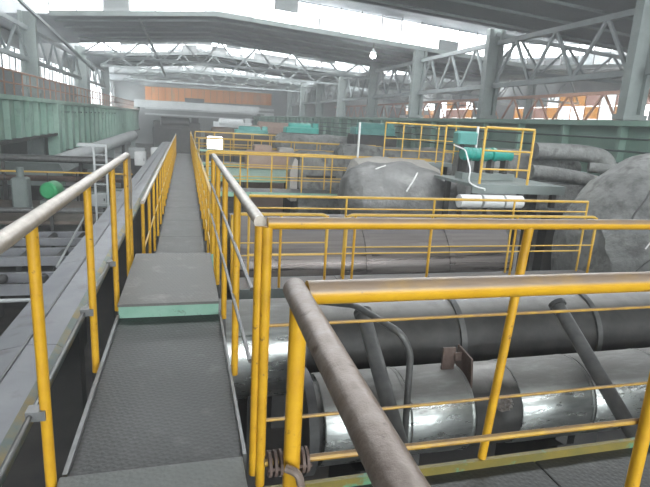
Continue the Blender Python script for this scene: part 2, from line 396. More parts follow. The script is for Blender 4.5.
prev = -26.2
for y in MONS + [111]:
    m0 = min(y - 10, 101)
    if m0 > prev:
        for a, b in ((-12.5, 2), (2, XR), (XR, 27), (27, XE + .5)):
            slope(a, b, prev, m0, 0).build('roof_slope', 'roof', roof, False)
    if y < 101:
        for a, b in ((-12.5, 2), (2, XR), (XR, 27), (27, XE + .5)):
            slope(a, b, max(m0, -26.2) - .3, y + .6, 1.9).build('monitor_roof', 'roof', roof, False)
    prev = y
for y in MONS[1:]:      # purlins under the roof between monitors
    for k in range(5):
        yy = y + 1.5 + k * 2.6
        for a, b in ((XL, 2), (2, XR), (XR, 27), (27, XE)):
            MB().bar((a, yy, roof_z(a) - .06), (b, yy, roof_z(b) - .06), .1, .12).build('purlin', 'steel', roof, False)

# glazing of the three monitors in view
random.seed(5)
for i, y in enumerate(MONS[2:]):
    wn = struct('window_%d' % (i + 4), ('big glaring glazed strip of the nearest roof monitor in view', 'second roof monitor strip with many grimy panes', 'farthest roof monitor strip in the haze')[i], (2, y, 8))
    xs = XL
    while xs < XE - .5:
        w = 1.55; x1 = min(xs + w, XE)
        for rr in range(2):
            z0a, z0b = roof_z(xs) + .14 + rr * .88, roof_z(x1) + .14 + rr * .88
            u = random.random(); thr = (.08, .42, .45)[i]
            if u > .45 or u < thr:
                mat = 'glass_grimy' if u < thr else random.choice(['glass_clean', 'glass_dusty', 'glass_clean'])
                MB().add([(xs + .04, y - .01, z0a), (x1 - .04, y - .01, z0b), (x1 - .04, y - .01, z0b + .84), (xs + .04, y - .01, z0a + .84),
                          (xs + .04, y + .01, z0a), (x1 - .04, y + .01, z0b), (x1 - .04, y + .01, z0b + .84), (xs + .04, y + .01, z0a + .84)],
                         [(0, 1, 2, 3), (7, 6, 5, 4), (0, 4, 5, 1), (1, 5, 6, 2), (2, 6, 7, 3), (3, 7, 4, 0)]).build('pane', mat, wn, False)
        MB().box(xs - .03, xs + .03, y - .04, y + .04, roof_z(xs), roof_z(xs) + 1.9).build('mullion', 'dark', wn, False)
        xs += w
    for a, b in ((XL, 2), (2, 27), (27, XE)):
        MB().bar((a, y - .03, roof_z(a) + .1), (b, y - .03, roof_z(b) + .1), .16, .3).build('sill_beam', 'steel', wn, False)

# columns and trusses
YC = [17.0, 27.3, 37.2, 46.9, 57, 67, 77, 87]


def column(x, y, z0, z1, w, mat='steel'):
    c = struct('column', 'tall steel lattice column of the hall', (x, y, z0))
    for s in (-1, 1):
        MB().box(x + s * w / 2 - .11, x + s * w / 2 + .11, y - .2, y + .2, z0, z1).build('column_flange', mat, c, False)
    MB().box(x - w / 2 + .1, x + w / 2 - .1, y - .03, y + .03, z0, z1).build('column_web', mat, c, False)
    MB().box(x - w / 2 - .2, x + w / 2 + .2, y - .28, y + .28, z0 + 6.3, z0 + 6.5).build('column_plate', mat, c, False)
    return c


for y in YC:
    column(XR, y, FZ, roof_z(XR), .75)
for y in (12, 36.4, 53, 68):
    column(XL - 1.1, y, FZ, roof_z(XL), .7)
for y in YC[1::2]:
    column(XE - 6, y, FZ, roof_z(XE - 6), .6)


def cross_truss(y, x0, x1, zb, n):
    t = struct('roof_truss', 'pale steel lattice roof truss across the bay', (x0, y, zb))
    MB().box(x0, x1, y - .08, y + .08, zb - .09, zb + .09).build('bottom_chord', 'truss', t, False)
    kx = 2 if x0 < 2 else 27; segs = [(x0, kx), (kx, x1)]
    for a, b in segs:
        MB().bar((a, y, roof_z(a) - .25), (b, y, roof_z(b) - .25), .2, .2).build('top_chord', 'truss', t, False)
    for i in range(n):
        xa, xb = lerp(x0, x1, i / n), lerp(x0, x1, (i + 1) / n); xm = (xa + xb) / 2
        MB().bar((xa, y, zb), (xm, y, roof_z(xm) - .25), .11, .11).build('diagonal', 'truss', t, False)
        MB().bar((xm, y, roof_z(xm) - .25), (xb, y, zb), .11, .11).build('diagonal', 'truss', t, False)


for y in (46.9, 57, 67, 77, 87):
    cross_truss(y, XL, XR, 5.8, 8); cross_truss(y, XR, XE, 5.0, 7)
cross_truss(27.3, XR, XE, 5.0, 7)


def long_truss(x, y0, y1, zb, zt, n, mat='truss'):
    t = struct('roof_truss', 'pale lattice truss running along the column row', (x, y0, zb))
    MB().box(x - .12, x + .12, y0, y1, zb - .12, zb + .12).build('bottom_chord', mat, t, False)
    MB().box(x - .12, x + .12, y0, y1, zt - .12, zt + .12).build('top_chord', mat, t, False)
    for i in range(n):
        a, b = lerp(y0, y1, i / n), lerp(y0, y1, (i + 1) / n); m = (a + b) / 2
        MB().bar((x, a, zb), (x, m, zt), .13, .13).build('diagonal', mat, t, False)
        MB().bar((x, m, zt), (x, b, zb), .13, .13).build('diagonal', mat, t, False)


for a, b in zip([7] + YC[:-1], YC):
    long_truss(XR, a + .45, b - .45, 4.1, 6.4, 3)
for a, b in zip([12, 36.4, 53], [36.4, 53, 68]):
    long_truss(XL - 1.1, a + .45, b - .45, 4.2, 6.0, max(2, round((b - a) / 4)))
long_truss(28, 8, 98, 2.4, 4.6, 26, 'rust_rail')
# long bracing rods under the roof
for i, (a, b) in enumerate((((-2.86, 38, 7.6), (-2.0, 60, 5.5)), ((-7.6, 28, 6.5), (-7.0, 46, 4.6)))):
    tag(MB().bar(a, b, .16, .16).build('roof_brace', 'truss', smooth=False, origin=a), 'long slanting brace rod under the roof', kind='structure')

# ================================================================= CRANE GIRDERS
g = thing('crane_girder', 'pale green riveted crane girder along the left column row', 'girder', (XL, 40, -.1))
MB().box(XL - .15, XL + .05, 8, 35.88, -.05, 1.75).build('web_plate', 'girder', g, False)
MB().box(XL - .45, XL + .35, 8, 36, 1.75, 1.95).build('flange', 'girder', g, False)
MB().box(XL - .4, XL + .3, 8, 35.88, -.2, -.05).build('flange', 'dark', g, False)
for k in range(17):
    y = 9 + k * 1.62; MB().box(XL + .05, XL + .3, y - .05, y + .05, -.05, 1.75).build('stiffener', 'girder', g, False)
MB().box(XL - .15, XL + .05, 36.75, 98, -1.3, 1.75).build('web_plate', 'girder', g, False)
MB().box(XL - .45, XL + .35, 36, 98, 1.75, 1.95).build('flange', 'girder', g, False)
MB().box(XL - .4, XL + .3, 36.75, 98, -1.5, -1.3).build('flange', 'dark', g, False)
MB().box(XL - .1, XL + .22, 37.5, 66, 1.2, 1.3).build('ledge', 'girder_dark', g, False)
for k in range(26):
    y = 38 + k * 2.3; MB().box(XL + .05, XL + .3, y - .07, y + .07, -1.3, 1.7).build('stiffener', 'girder', g, False)
MB().box(XL - .3, XL + .38, 35.9, 36.7, FZ, 1.75).build('support_post', 'girder', g, False)
for y in (14, 25, 50, 62, 74, 88):
    MB().box(XL - .3, XL + .3, y - .3, y + .3, FZ, -.2 if y < 36 else -1.5).build('support_post', 'steel', g, False)
    MB().box(XL - .45, XL + .45, y - .45, y + .45, FZ, FZ + .3).build('post_foot', 'steel', g, False)

rg = thing('crane_girder', 'dark green crane girder with rail lines behind the dusty vessels', 'girder', (12.5, 40, .2))
MB().box(12.4, 12.7, 7, 98, .45, 1.9).build('web_plate', 'girder_dark', rg, False)
MB().box(12.1, 13.0, 7, 98, 1.9, 2.05).build('flange', 'girder_dark', rg, False)
MB().box(12.15, 12.95, 7, 98, .3, .45).build('flange', 'girder_dark', rg, False)
for k in range(38):
    y = 7.6 + k * 2.4; MB().box(12.15, 12.4, y - .06, y + .06, .45, 1.9).build('stiffener', 'girder' if k % 3 == 1 else 'girder_dark', rg, False)
for z in (.85, 1.2, 1.55):
    MB().tube([(12.05, 7, z), (12.05, 98, z)], .03, 6).build('rail_line', 'railing_green', rg)
for y in range(8, 98, 15):
    MB().box(12.3, 12.8, y - .25, y + .25, FZ, .3).build('support_post', 'steel', rg, False)

# ================================================================= GUARD RAILS
def guard_rail(label, A, B, zf, h, mids=(.66, .33), posts=4, rr=.027, pr=.021, top='yellow_rail', post='yellow', mid='thin_bar', mr=.011,
               loop=(False, False), name='guard_rail', group=None, ts=None, sides=12, mid_off=0.0):
    a, b = Vector((A[0], A[1], zf)), Vector((B[0], B[1], zf)); d = (b - a).normalized(); nrm = Vector((-d.y, d.x, 0))
    t = thing(name, label, 'railing', a, group)
    up = Vector((0, 0, 1)); pts = [a + up * h, b + up * h]
    if loop[0]: pts = [a + up * (h * .55)] + pts
    if loop[1]: pts = pts + [b + up * (h * .55)]
    MB().tube(bend(pts, .09), rr, sides).build('top_rail', top, t)
    for m in mids:
        MB().tube([a + up * (h * m) + nrm * mid_off, b + up * (h * m) + nrm * mid_off], mr, 8).build('mid_rail', mid, t)
    ts = ts or [i / (posts - 1) for i in range(posts)]
    for q in ts:
        p = a + (b - a) * q
        MB().tube([p, p + up * (h - rr * .6)], pr, max(8, sides - 2)).build('post', post, t)
    return t


# near rails of the main walkway
gl = guard_rail('worn-topped yellow railing along the left edge of the near ramp', (-.535, .35), (-.535, 5.25), -.06, 1.16, mids=(), posts=2,
                top='worn_rail', rr=.029, ts=[.05, .337, .562, .775, .965], loop=(False, True), sides=16)
MB().tube([(-.585, .4, .335), (-.585, 5.2, .335)], .011, 8).build('mid_rail', 'grey_bar', gl)
for y in (2.0, 3.1, 4.15):
    MB().box(-.60, -.53, y - .03, y + .03, .315, .355).build('bracket', 'grey_bar', gl, False)
MB().tube([(-.535, 5.36, -.6), (-.535, 5.36, .95)], .021, 10).build('post', 'yellow', gl)

gr = guard_rail('worn-topped yellow railing along the right edge of the near ramp', (.288, 2.0), (.288, 5.62), -.06, 1.16, mids=(), posts=2,
                top='worn_rail', rr=.026, ts=[.0, .26, .52, .76, .99], loop=(False, True), sides=16)
MB().tube([(.268, 2.05, .80), (.268, 5.6, .80)], .010, 8).build('mid_rail', 'grey_bar', gr)
MB().tube([(.268, 2.05, .47), (.268, 5.6, .47)], .010, 8).build('mid_rail', 'grey_bar', gr)

# first cross walkway rails (E back, F front)
ge = guard_rail('yellow cross railing, second back from the brown worn pipe corner', (.315, 1.98), (4.6, 1.98), -.105, 1.205, mids=(.637, .268), posts=4, rr=.025,
                ts=[0, .57, .85, 1], sides=16, mr=.008)
MB().tube([(1.442, 1.962, -.105), (1.53, 1.978, 1.085)], .021, 14).build('post', 'yellow', ge)
gf = guard_rail('thick yellow cross railing meeting the brown worn pipe in front', (.285, 1.15), (4.6, 1.15), -.105, 1.2, mids=(), posts=2, rr=.030,
                ts=[.269, .58, .88], sides=16)
MB().tube([(.2, 1.19, .60), (4.6, 1.15, .59)], .010, 8).build('mid_rail', 'thin_bar', gf)
gb = thing('guard_rail', 'brown worn handrail pipe ending in a rounded corner over a yellow post', 'railing', (.256, 1.16, 0))
MB().tube([(.225, -1.2, 1.1), (.236, .46, 1.1), (.253, 1.05, 1.1), (.2565, 1.165, 1.1), (.257, 1.185, 1.1), (.2572, 1.197, 1.1)], [.029, .029, .029, .029, .022, .008], 18).build('top_rail', 'brown_rail', gb)
MB().tube([(.268, 1.158, -.15), (.268, 1.158, 1.085)], .0225, 14).build('post', 'yellow', gb)
MB().tube([(.268, -1.0, -.15), (.240, -1.0, 1.085)], .0225, 14).build('post', 'yellow', gb)
# coupling rings and hose at the foot of that post
cp = thing('pipe_coupling', 'rusty ring clamps gripping the thin bar beside the yellow corner post', 'coupling', (.268, 1.18, .6))
for xo in (-.055, -.04, -.025, .035, .047):
    MB().lathe((.268 + xo, 1.185, .60), (1, 0, 0), [(-.004, .012), (-.004, .035), (.004, .035), (.004, .012)], 16).build('clamp_ring', 'rusty', cp)
for s in (-1, 1):
    MB().tube([(.205, 1.185 + s * .027, .60), (.325, 1.185 + s * .027, .60)], .005, 6).build('clamp_bolt', 'rusty', cp)
tag(MB().tube(bend([(.245, 1.12, .63), (.275, 1.10, .625), (.287, 1.09, .56), (.297, 1.07, .42), (.31, 1.05, .2), (.33, 1.0, 0)], .05), .011, 8).build('hose', 'brown_rail', origin=(.28, 1.1, 0)),
    'thin dark hose curling round the yellow corner post', 'hose')

# ================================================================= WALKWAYS
wk = thing('walkway', 'dark checker-plate ramp between the two worn-topped railings', 'walkway', (-.12, 3, 0))
MB().cbox(-.49, .25, 2.025, 3.86, -.035, -.015, .003).build('floor_plate', 'plate', wk, False)
MB().box(-.505, -.485, 2.045, 3.86, -.07, .012).build('edge_bar', 'grey_bar', wk, False)
MB().box(.246, .262, 2.045, 3.86, -.07, .012).build('edge_bar', 'grey_bar', wk, False)
for x0, x1 in ((-.47, -.41), (.18, .24)):
    MB().box(x0, x1, 2.06, 3.86, -.16, -.035).build('support_beam', 'dark', wk, False)
wn = thing('walkway', 'dusty checker plate at the bottom of the frame before the ramp', 'walkway', (-.12, .5, 0))
MB().cbox(-.508, .24, -1.2, 2.02, .003, .022, .003).build('floor_plate', 'plate_near', wn, False)
MB().box(-.5, .235, -1.2, 1.95, -.035, .003).build('support_beam', 'green', wn, False)
bx = thing('step_platform', 'raised step with pale green front where the ramp ends', 'step', (-.12, 4.5, -.7))
MB().cbox(-.495, .25, 3.84, 5.34, .08, .1, .004).build('tread_plate', 'plate_box', bx, False)
MB().box(-.49, .245, 3.862, 3.882, -.04, .08).build('riser', 'green', bx, False)
MB().box(.225, .245, 3.882, 5.32, -.1, .08).build('side_plate', 'green', bx, False)
MB().box(-.49, -.47, 3.882, 5.32, -.1, .08).build('side_plate', 'green', bx, False)
for i in range(3):
    z = .105 - (i + 1) * .176
    MB().box(-.45, .27, 5.35 + i * .24, 5.62 + i * .24, z - .02, z).build('stair_tread', 'plate_far', bx, False)
for s in (-.47, .27):
    MB().prism([(5.3, -.1), (5.36, .08), (6.15, -.52), (6.15, -.72)], 'x', s - .012, s + .012).build('stringer', 'green', bx, False)
wf = thing('walkway', 'long narrow checker-plate walkway running away to the end of the hall', 'walkway', (-.08, 6, -.6))
y = 6.16
while y < 29:
    MB().cbox(-.445, .29, y + .004, y + 1.5 - .004, -.62, -.60, .003).build('floor_plate', 'plate_far', wf, False); y += 1.5
for x0 in (-.44, .23):
    MB().box(x0, x0 + .05, 6.16, 29, -.8, -.62).build('support_beam', 'green', wf, False)
for y in range(7, 30, 4):
    MB().box(-.3, .15, y - .1, y + .1, FZ, -.8).build('support_post', 'dark', wf, False)
for y in (0.2, 1.6):
    MB().box(-.42, -.3, y - .06, y + .06, FZ, -.03).build('support_post', 'dark', wn, False); MB().box(.1, .22, y - .06, y + .06, FZ, -.03).build('support_post', 'dark', wn, False)
for y in (2.4, 5.15):
    p_, z_ = (wk, -.16) if y < 3 else (bx, -.1)
    for x0 in (-.42, .1): MB().box(x0, x0 + .12, y - .06, y + .06, FZ, z_).build('support_post', 'dark', p_, False)


def cross_walk(label, x0, x1, y0, y1, z, strip='green', posts=2, matp='plate_far', toe=0.0):
    w = thing('cross_walkway', label, 'walkway', (x0, (y0 + y1) / 2, z))
    n = max(1, round((x1 - x0) / 1.5))
    for i in range(n):
        MB().cbox(lerp(x0, x1, i / n) + .004, lerp(x0, x1, (i + 1) / n) - .004, y0, y1, z - .02, z, .003).build('floor_plate', matp, w, False)
    for y in (y0, y1):
        MB().box(x0, x1, y - .012, y + .012, z - .14, z + toe).build('toe_board', strip, w, False)
    for i in range(posts):
        x = lerp(x0 + .3, x1 - .3, i / max(1, posts - 1)); MB().box(x - .08, x + .08, (y0 + y1) / 2 - .08, (y0 + y1) / 2 + .08, FZ, z - .14).build('support_post', 'dark', w, False)
    return w


cross_walk('cross walkway with worn green and yellow toe board below the front railings', .27, 4.7, 1.17, 1.95, -.15, 'green_strip', 3, 'plate', .045)
cross_walk('narrow pale-edged cross ledge in front of the streaked steel drum', .62, 6.25, 6.16, 6.64, -.6, 'steel', 3, 'drum')
cross_walk('cross walkway deck under the thin yellow railing beyond the drum', .62, 9.5, 15.0, 15.9, -.6, 'green', 3)
cross_walk('cross walkway deck in the middle distance beside the pale green slab', .62, 10, 24.6, 25.5, -.6, 'green', 3)
cross_walk('farthest cross walkway deck near the end of the long walkway', .62, 11, 34.6, 35.5, -.6, 'green', 3)

# lower rails on the ledge and beyond
guard_rail('thin yellow railing at the back of the ledge by the big dusty vessel', (.80, 6.59), (6.1, 6.59), -.6, 1.13, mids=(.86, .3), top='yellow_far', post='yellow_far', mid='yellow_far', posts=5, rr=.02, pr=.016, mr=.011)
d1 = guard_rail('low round-cornered yellow rail on the ledge beside the main walkway', (.55, 6.2), (1.76, 6.2), -.6, .96, mids=(.62, .45), top='yellow_far', mid='yellow_far', posts=3, rr=.021, pr=.017, loop=(True, True), mr=.009)
d2 = guard_rail('low round-cornered yellow rail on the ledge in front of the shining drum', (2.02, 6.2), (5.95, 6.2), -.6, .96, mids=(.55,), top='yellow_far', mid='yellow_far', posts=4, rr=.021, pr=.017, loop=(True, True), mr=.009, ts=[0, .03, .31, .65, 1])

# far rails of the main walkway
guard_rail('long yellow railing on the left of the far walkway', (-.475, 6.1), (-.475, 28.5), -.62, 1.12, mids=(.5,), top='worn_rail', post='yellow', mid='yellow_far', rr=.024, pr=.02, ts=[i / 21 for i in range(22)])
for lab, y0, y1, n in (('yellow railing on the right of the far walkway up to the thin cross railing', 6.95, 14.9, 9),
                       ('yellow railing on the right of the far walkway past the thin cross railing', 16.0, 24.5, 9),
                       ('last yellow railing on the right of the far walkway', 25.6, 34.4, 9)):
    guard_rail(lab, (.335, y0), (.335, y1), -.62, 1.12, mids=(.66, .33), top='yellow_far', mid='yellow_far', rr=.024, pr=.019, posts=n, loop=(True, True), mr=.012)
guard_rail('short pair of yellow posts with rail by the stairs beyond the step', (.335, 6.25), (.335, 6.55), -.62, 1.12, mids=(.5,), top='yellow_far', mid='yellow_far', rr=.022, pr=.019, posts=2)

for (yy, xb, lab, n) in ((15.05, 8.0, 'thin yellow cross railing in front of the grey housing', 9), (15.86, 8.0, 'thin yellow cross railing just behind another beside the grey housing', 7),
                         (24.65, 9.6, 'pale yellow cross railing in front of the middle deck', 9), (25.45, 9.6, 'pale yellow cross railing behind the middle deck', 7),
                         (34.65, 10.6, 'farthest pale yellow cross railing, nearer of two', 9), (35.45, 10.6, 'farthest pale yellow cross railing, rear of two', 9)):
    guard_rail(lab, (.62, yy), (xb, yy), -.6, 1.1, mids=(.66, .33), top='yellow_far', post='yellow_far', mid='yellow_far', rr=.028, pr=.022, posts=n, mr=.014, loop=(True, False), sides=8)

# ================================================================= PIPES IN THE PIT
p1 = thing('insulated_pipe', 'fat silver clad pipe with torn insulation gap under the front railings', 'pipe', (3, 3.4, -1.2))
PZ, PR = -.73, .345
MB().lathe((.85, 3.4, PZ), (1, 0, 0), [(0, PR - .06), (6.2, PR - .06)], 32).build('inner_pipe', 'bare_pipe', p1)
for x0, x1 in ((.95, 1.62), (1.625, 2.16), (2.58, 3.28), (3.29, 4.1), (4.11, 5.0), (5.01, 7.0)):
    MB().lathe((x0, 3.4, PZ), (1, 0, 0), [(0, PR - .06), (0, PR - .006), (.012, PR), (x1 - x0 - .012, PR), (x1 - x0, PR - .006), (x1 - x0, PR - .06)], 48).build('cladding_sheet', 'cladding', p1)
    if x1 < 5: MB().lathe((x1 - .035, 3.4, PZ), (1, 0, 0), [(0, PR - .01), (0, PR + .004), (.02, PR + .004), (.02, PR - .01)], 48).build('band', 'cladding', p1)
MB().lathe((.82, 3.4, PZ), (1, 0, 0), [(0, .2), (0, .40), (.07, .40), (.07, .2)], 32).build('end_flange', 'dark_pipe', p1)
mb = MB(); n = 40
for i in range(13):       # torn wrap in the gap between two sheets
    for k in range(n):
        a = 2 * math.pi * k / n; x = 2.17 + i * .034
        torn = max(0, 1 - ((x - 2.44) / .13) ** 2) * max(0, 1 - ((math.degrees(a) - 152) / 22) ** 2)
        r = PR - .012 + .012 * noise.noise(Vector((x * 9, math.cos(a) * 4, math.sin(a) * 4))) - torn * (.03 + .05 * noise.noise(Vector((x * 40, math.cos(a) * 14, math.sin(a) * 14))))
        mb.v.append((x, 3.4 + math.cos(a) * r, PZ + math.sin(a) * r))
for i in range(12):
    for k in range(n):
        mb.f.append((i * n + k, i * n + (k + 1) % n, (i + 1) * n + (k + 1) % n, (i + 1) * n + k))
mb.build('torn_wrap', 'bare_pipe', p1)
mb = MB(); nx, na = 14, 10
for i in range(nx + 1):   # crumpled wool bulging out of the tear
    for k in range(na + 1):
        x = 2.34 + .19 * i / nx; a = math.radians(140 + 24 * k / na); e = min(i, nx - i, k * 1.4, (na - k) * 1.4) / 5
        r = PR - .04 + min(1, e) * (.035 + .045 * noise.noise(Vector((x * 38, a * 16, 2.0))))
        mb.v.append((x, 3.4 + math.cos(a) * r, PZ + math.sin(a) * r))
for i in range(nx):
    for k in range(na):
        q = i * (na + 1) + k; mb.f.append((q, q + 1, q + na + 2, q + na + 1))
mb.build('wool_tuft', 'insulation', p1)
MB().box(1.99, 2.10, 3.38, 3.40, -.41, -.20).build('bracket_block', 'rusty', p1, False)
MB().prism([(3.2, -.47), (3.24, -.24), (3.46, -.21), (3.46, -.39)], 'x', 2.16, 2.175).build('bracket_plate', 'rusty', p1, False)
MB().box(2.09, 2.17, 3.38, 3.40, -.32, -.25).build('bracket_bar', 'rusty', p1, False)
for x in (1.3, 3.0, 5.0):
    MB().prism([(3.02, FZ), (3.78, FZ), (3.78, -.95), (3.68, -1.03), (3.4, -1.09), (3.12, -1.03), (3.02, -.95)], 'x', x - .08, x + .08).build('saddle', 'dark', p1, False)

p2 = thing('insulated_pipe', 'grey dusty pipe behind, shining silver beside the near ramp', 'pipe', (2, 4.5, -1.1))
MB().lathe((-.45, 4.5, -.62), (1, 0, 0), [(0, .0), (0, .46), (1.45, .46)], 40).build('cladding_sheet', 'cladding', p2)
MB().lathe((1.0, 4.5, -.62), (1, 0, 0), [(0, .45), (6.2, .45)], 40).build('pipe_body', 'bare_pipe', p2)
for x in (.3, 1.0, 2.6, 4.2, 5.8):
    MB().lathe((x - .03, 4.5, -.62), (1, 0, 0), [(0, .44), (0, .475), (.06, .475), (.06, .44)], 40).build('band', 'mid_pipe', p2)
for x in (.6, 2.2, 4.0, 6.0):
    MB().prism([(4.1, FZ), (4.9, FZ), (4.9, -.9), (4.78, -1.03), (4.5, -1.1), (4.22, -1.03), (4.1, -.9)], 'x', x - .08, x + .08).build('saddle', 'dark', p2, False)
MB().lathe((1.2, 3.96, -.80), (1, 0, 0), [(0, .11), (5.8, .11)], 24).build('side_pipe', 'dark_pipe', p2)
tag(MB().lathe((.5, 5.25, -.72), (1, 0, 0), [(0, .22), (5.2, .22)], 28).build('steam_pipe', 'dark_pipe', origin=(3, 5.25, -.95)), 'dark pipe lying between the grey dusty pipe and the ledge', 'pipe')

for x, lab in ((1.37, 'slanting dark branch pipe beside the thin bent pipe'), (3.22, 'slanting dark branch pipe above the clean silver sheet')):
    t = thing('branch_pipe', lab, 'pipe', (x, 3.0, -1.2))
    MB().tube(bend([(x, 3.63, .035), (x, 3.45, -.085), (x, 2.52, -.71), (x, 2.4, -1.2), (x, 2.4, FZ)], .12), .058, 16).build('pipe_run', 'mid_pipe', t)
    MB().tube([(x, 3.64, .042), (x, 3.61, .022)], .075, 16).build('collar', 'dark_pipe', t)
t = thing('bent_pipe', 'thin grey pipe bent from a slope to straight down', 'pipe', (1.35, 3.0, -1.2))
MB().tube(bend([(1.0, 4.05, .0), (1.18, 3.3, .23), (1.40, 2.95, .15), (1.485, 2.95, .0), (1.505, 2.95, -.64), (1.505, 2.95, FZ)], .07), .024, 12).build('pipe_run', 'mid_pipe', t)

# streaked drum
dr = thing('steel_drum', 'long streaked steel drum with a bright sheen behind the ledge', 'drum', (3.4, 8.85, -2))
MB().lathe((.7, 8.85, -1.05), (1, 0, 0), [(0, .1), (0, .86), (.04, .92), (5.2, .92)], 56).build('shell', 'drum', dr)
for x in (1.3, 3.0, 4.6):
    MB().lathe((x, 8.85, -1.05), (1, 0, 0), [(0, .9), (0, .94), (.1, .94), (.1, .9)], 56).build('hoop', 'drum', dr)
for x in (1.6, 4.2):
    MB().prism([(8.2, FZ), (9.5, FZ), (9.5, -1.7), (9.2, -1.92), (8.85, -1.98), (8.5, -1.92), (8.2, -1.7)], 'x', x - .12, x + .12).build('saddle', 'dark', dr, False)


# ================================================================= DUSTY VESSELS
def vessel(label, prof, cy, cz, ry, rz, mat, amp, seed, cuts=(), n=64, name='dusty_vessel', pedestal=()):
    """lumpy horizontal vessel along X; prof = [(x, radius factor, z shift)]"""
    v = thing(name, label, 'vessel', ((prof[0][0] + prof[-1][0]) / 2, cy, cz - rz))
    mb = MB(); rows = []
    for i in range(len(prof) - 1):
        for k in range(6):
            t = k / 6; rows.append(tuple(lerp(prof[i][j], prof[i + 1][j], t) for j in range(3)))
    rows.append(prof[-1])

    def pt(x, f, dz, a, grow=1.0):
        c, s_ = math.cos(a), math.sin(a)
        p = Vector((x, cy + c * ry * f * grow, cz + dz + s_ * rz * f * grow))
        d = noise.fractal(p * 1.3 + Vector((seed, 0, 0)), 1.0, 2.0, 4) * amp
        return p + Vector((0, c, s_)) * d + Vector((d * .6, 0, 0))
    for (x, f, dz) in rows:
        for k in range(n): mb.v.append(tuple(pt(x, f, dz, 2 * math.pi * k / n)))
    for i in range(len(rows) - 1):
        for k in range(n): mb.f.append((i * n + k, i * n + (k + 1) % n, (i + 1) * n + (k + 1) % n, (i + 1) * n + k))
    mb.f.append(tuple(range(n))); mb.f.append(tuple((len(rows) - 1) * n + k for k in range(n)))
    o = mb.build('shell', mat, v)

    def on(x, a, grow=1.012):
        for i in range(len(rows) - 1):
            if rows[i][0] <= x <= rows[i + 1][0]:
                t = (x - rows[i][0]) / max(1e-6, rows[i + 1][0] - rows[i][0]); return pt(x, lerp(rows[i][1], rows[i + 1][1], t), lerp(rows[i][2], rows[i + 1][2], t), a, grow)
        return pt(*prof[0], a)
    for (nm, mt, w, pts) in cuts:
        path = []
        for (x0, a0), (x1, a1) in zip(pts, pts[1:]):
            for k in range(5): path.append(on(lerp(x0, x1, k / 5), math.radians(lerp(a0, a1, k / 5)), 1.002))
        MB().tube(path, w, 6).build(nm, mt, v)
    for x in pedestal:
        MB().box(x - .25, x + .25, cy - ry * .6, cy + ry * .6, FZ, cz - rz * .55).build('pedestal', 'dark', v, False)
    return v


vessel('huge lumpy grey dusty vessel at the end of the ledge', [(6.72, .12, -.42), (6.74, .35, -.42), (6.78, .56, -.40), (6.95, .72, -.30), (7.3, .88, -.16), (7.9, 1.0, -.02), (9.0, 1.06, 0.05), (10.8, .9, 0)],
       7.35, -.25, 1.2, 1.5, 'dusty', .12, 3.0,
       cuts=[('seam_shade', 'seam_shade', .012, [(6.9, 205), (7.05, 190), (7.3, 176), (7.6, 180), (8.4, 172)]), ('seam_shade', 'seam_shade', .01, [(6.85, 190), (6.95, 204), (7.1, 216), (7.3, 226)]), ('seam_shade', 'seam_shade', .016, [(7.1, 140), (7.4, 126), (7.9, 114), (9, 105)]),
             ('scrape_mark', 'scrape', .013, [(7.2, 168), (7.28, 163)]), ('scrape_mark', 'scrape', .011, [(7.4, 172), (7.46, 169)])], pedestal=(7, 9.5))
vessel('dark sooty rounded vessel with white scrapes behind the steel drum', [(3.65, .45, -.12), (3.7, .66, -.09), (3.85, .84, -.05), (4.2, .96, 0), (5.0, 1.0, 0), (5.7, .96, -.04), (6.2, .8, -.12), (6.5, .5, -.2)],
       11.6, -.1, 1.0, .78, 'dusty_dark', .10, 9.0,
       cuts=[('scrape_mark', 'scrape', .02, [(4.25, 120), (4.6, 108)]), ('scrape_mark', 'scrape', .02, [(4.9, 165), (5.1, 140), (5.22, 128)])], pedestal=(4.4, 5.8))
vessel('pale beige dusty vessel peeping over the dark sooty one', [(4.35, .4, 0), (4.5, .85, 0), (5.2, 1, 0), (6.6, .95, 0), (7.1, .6, 0)], 13.6, .02, .6, .66, 'dusty_light', .08, 14.0, pedestal=(5.2, 7), n=40)
vessel('grey crumpled vessel between the sooty vessel and the steel platform', [(6.75, .4, 0), (6.85, .8, 0), (7.2, 1, 0), (8.4, .9, 0), (8.8, .5, 0)], 11.8, -.35, .7, .6, 'dusty', .12, 22.0, pedestal=(7.3,), n=40)
vessel('long dusty duct behind the teal motor', [(7.5, .6, 0), (7.7, .95, 0), (8.6, 1, 0), (11.0, 1, 0), (11.4, .7, 0)], 13.2, .55, .5, .55, 'dusty', .07, 31.0, pedestal=(8.4, 10.4), n=40, name='dusty_duct')
vessel('far dusty duct beyond the pale railings', [(6, .7, 0), (6.2, 1, 0), (11, 1, 0), (11.3, .6, 0)], 20.5, -.1, .8, .8, 'dusty', .1, 41.0, pedestal=(7, 10), n=32, name='dusty_duct')
vessel('farthest dusty duct in the haze', [(5, .7, 0), (5.3, 1, 0), (11, 1, 0), (11.3, .6, 0)], 30, -.1, .9, .9, 'dusty', .1, 51.0, pedestal=(6, 10), n=32, name='dusty_duct')

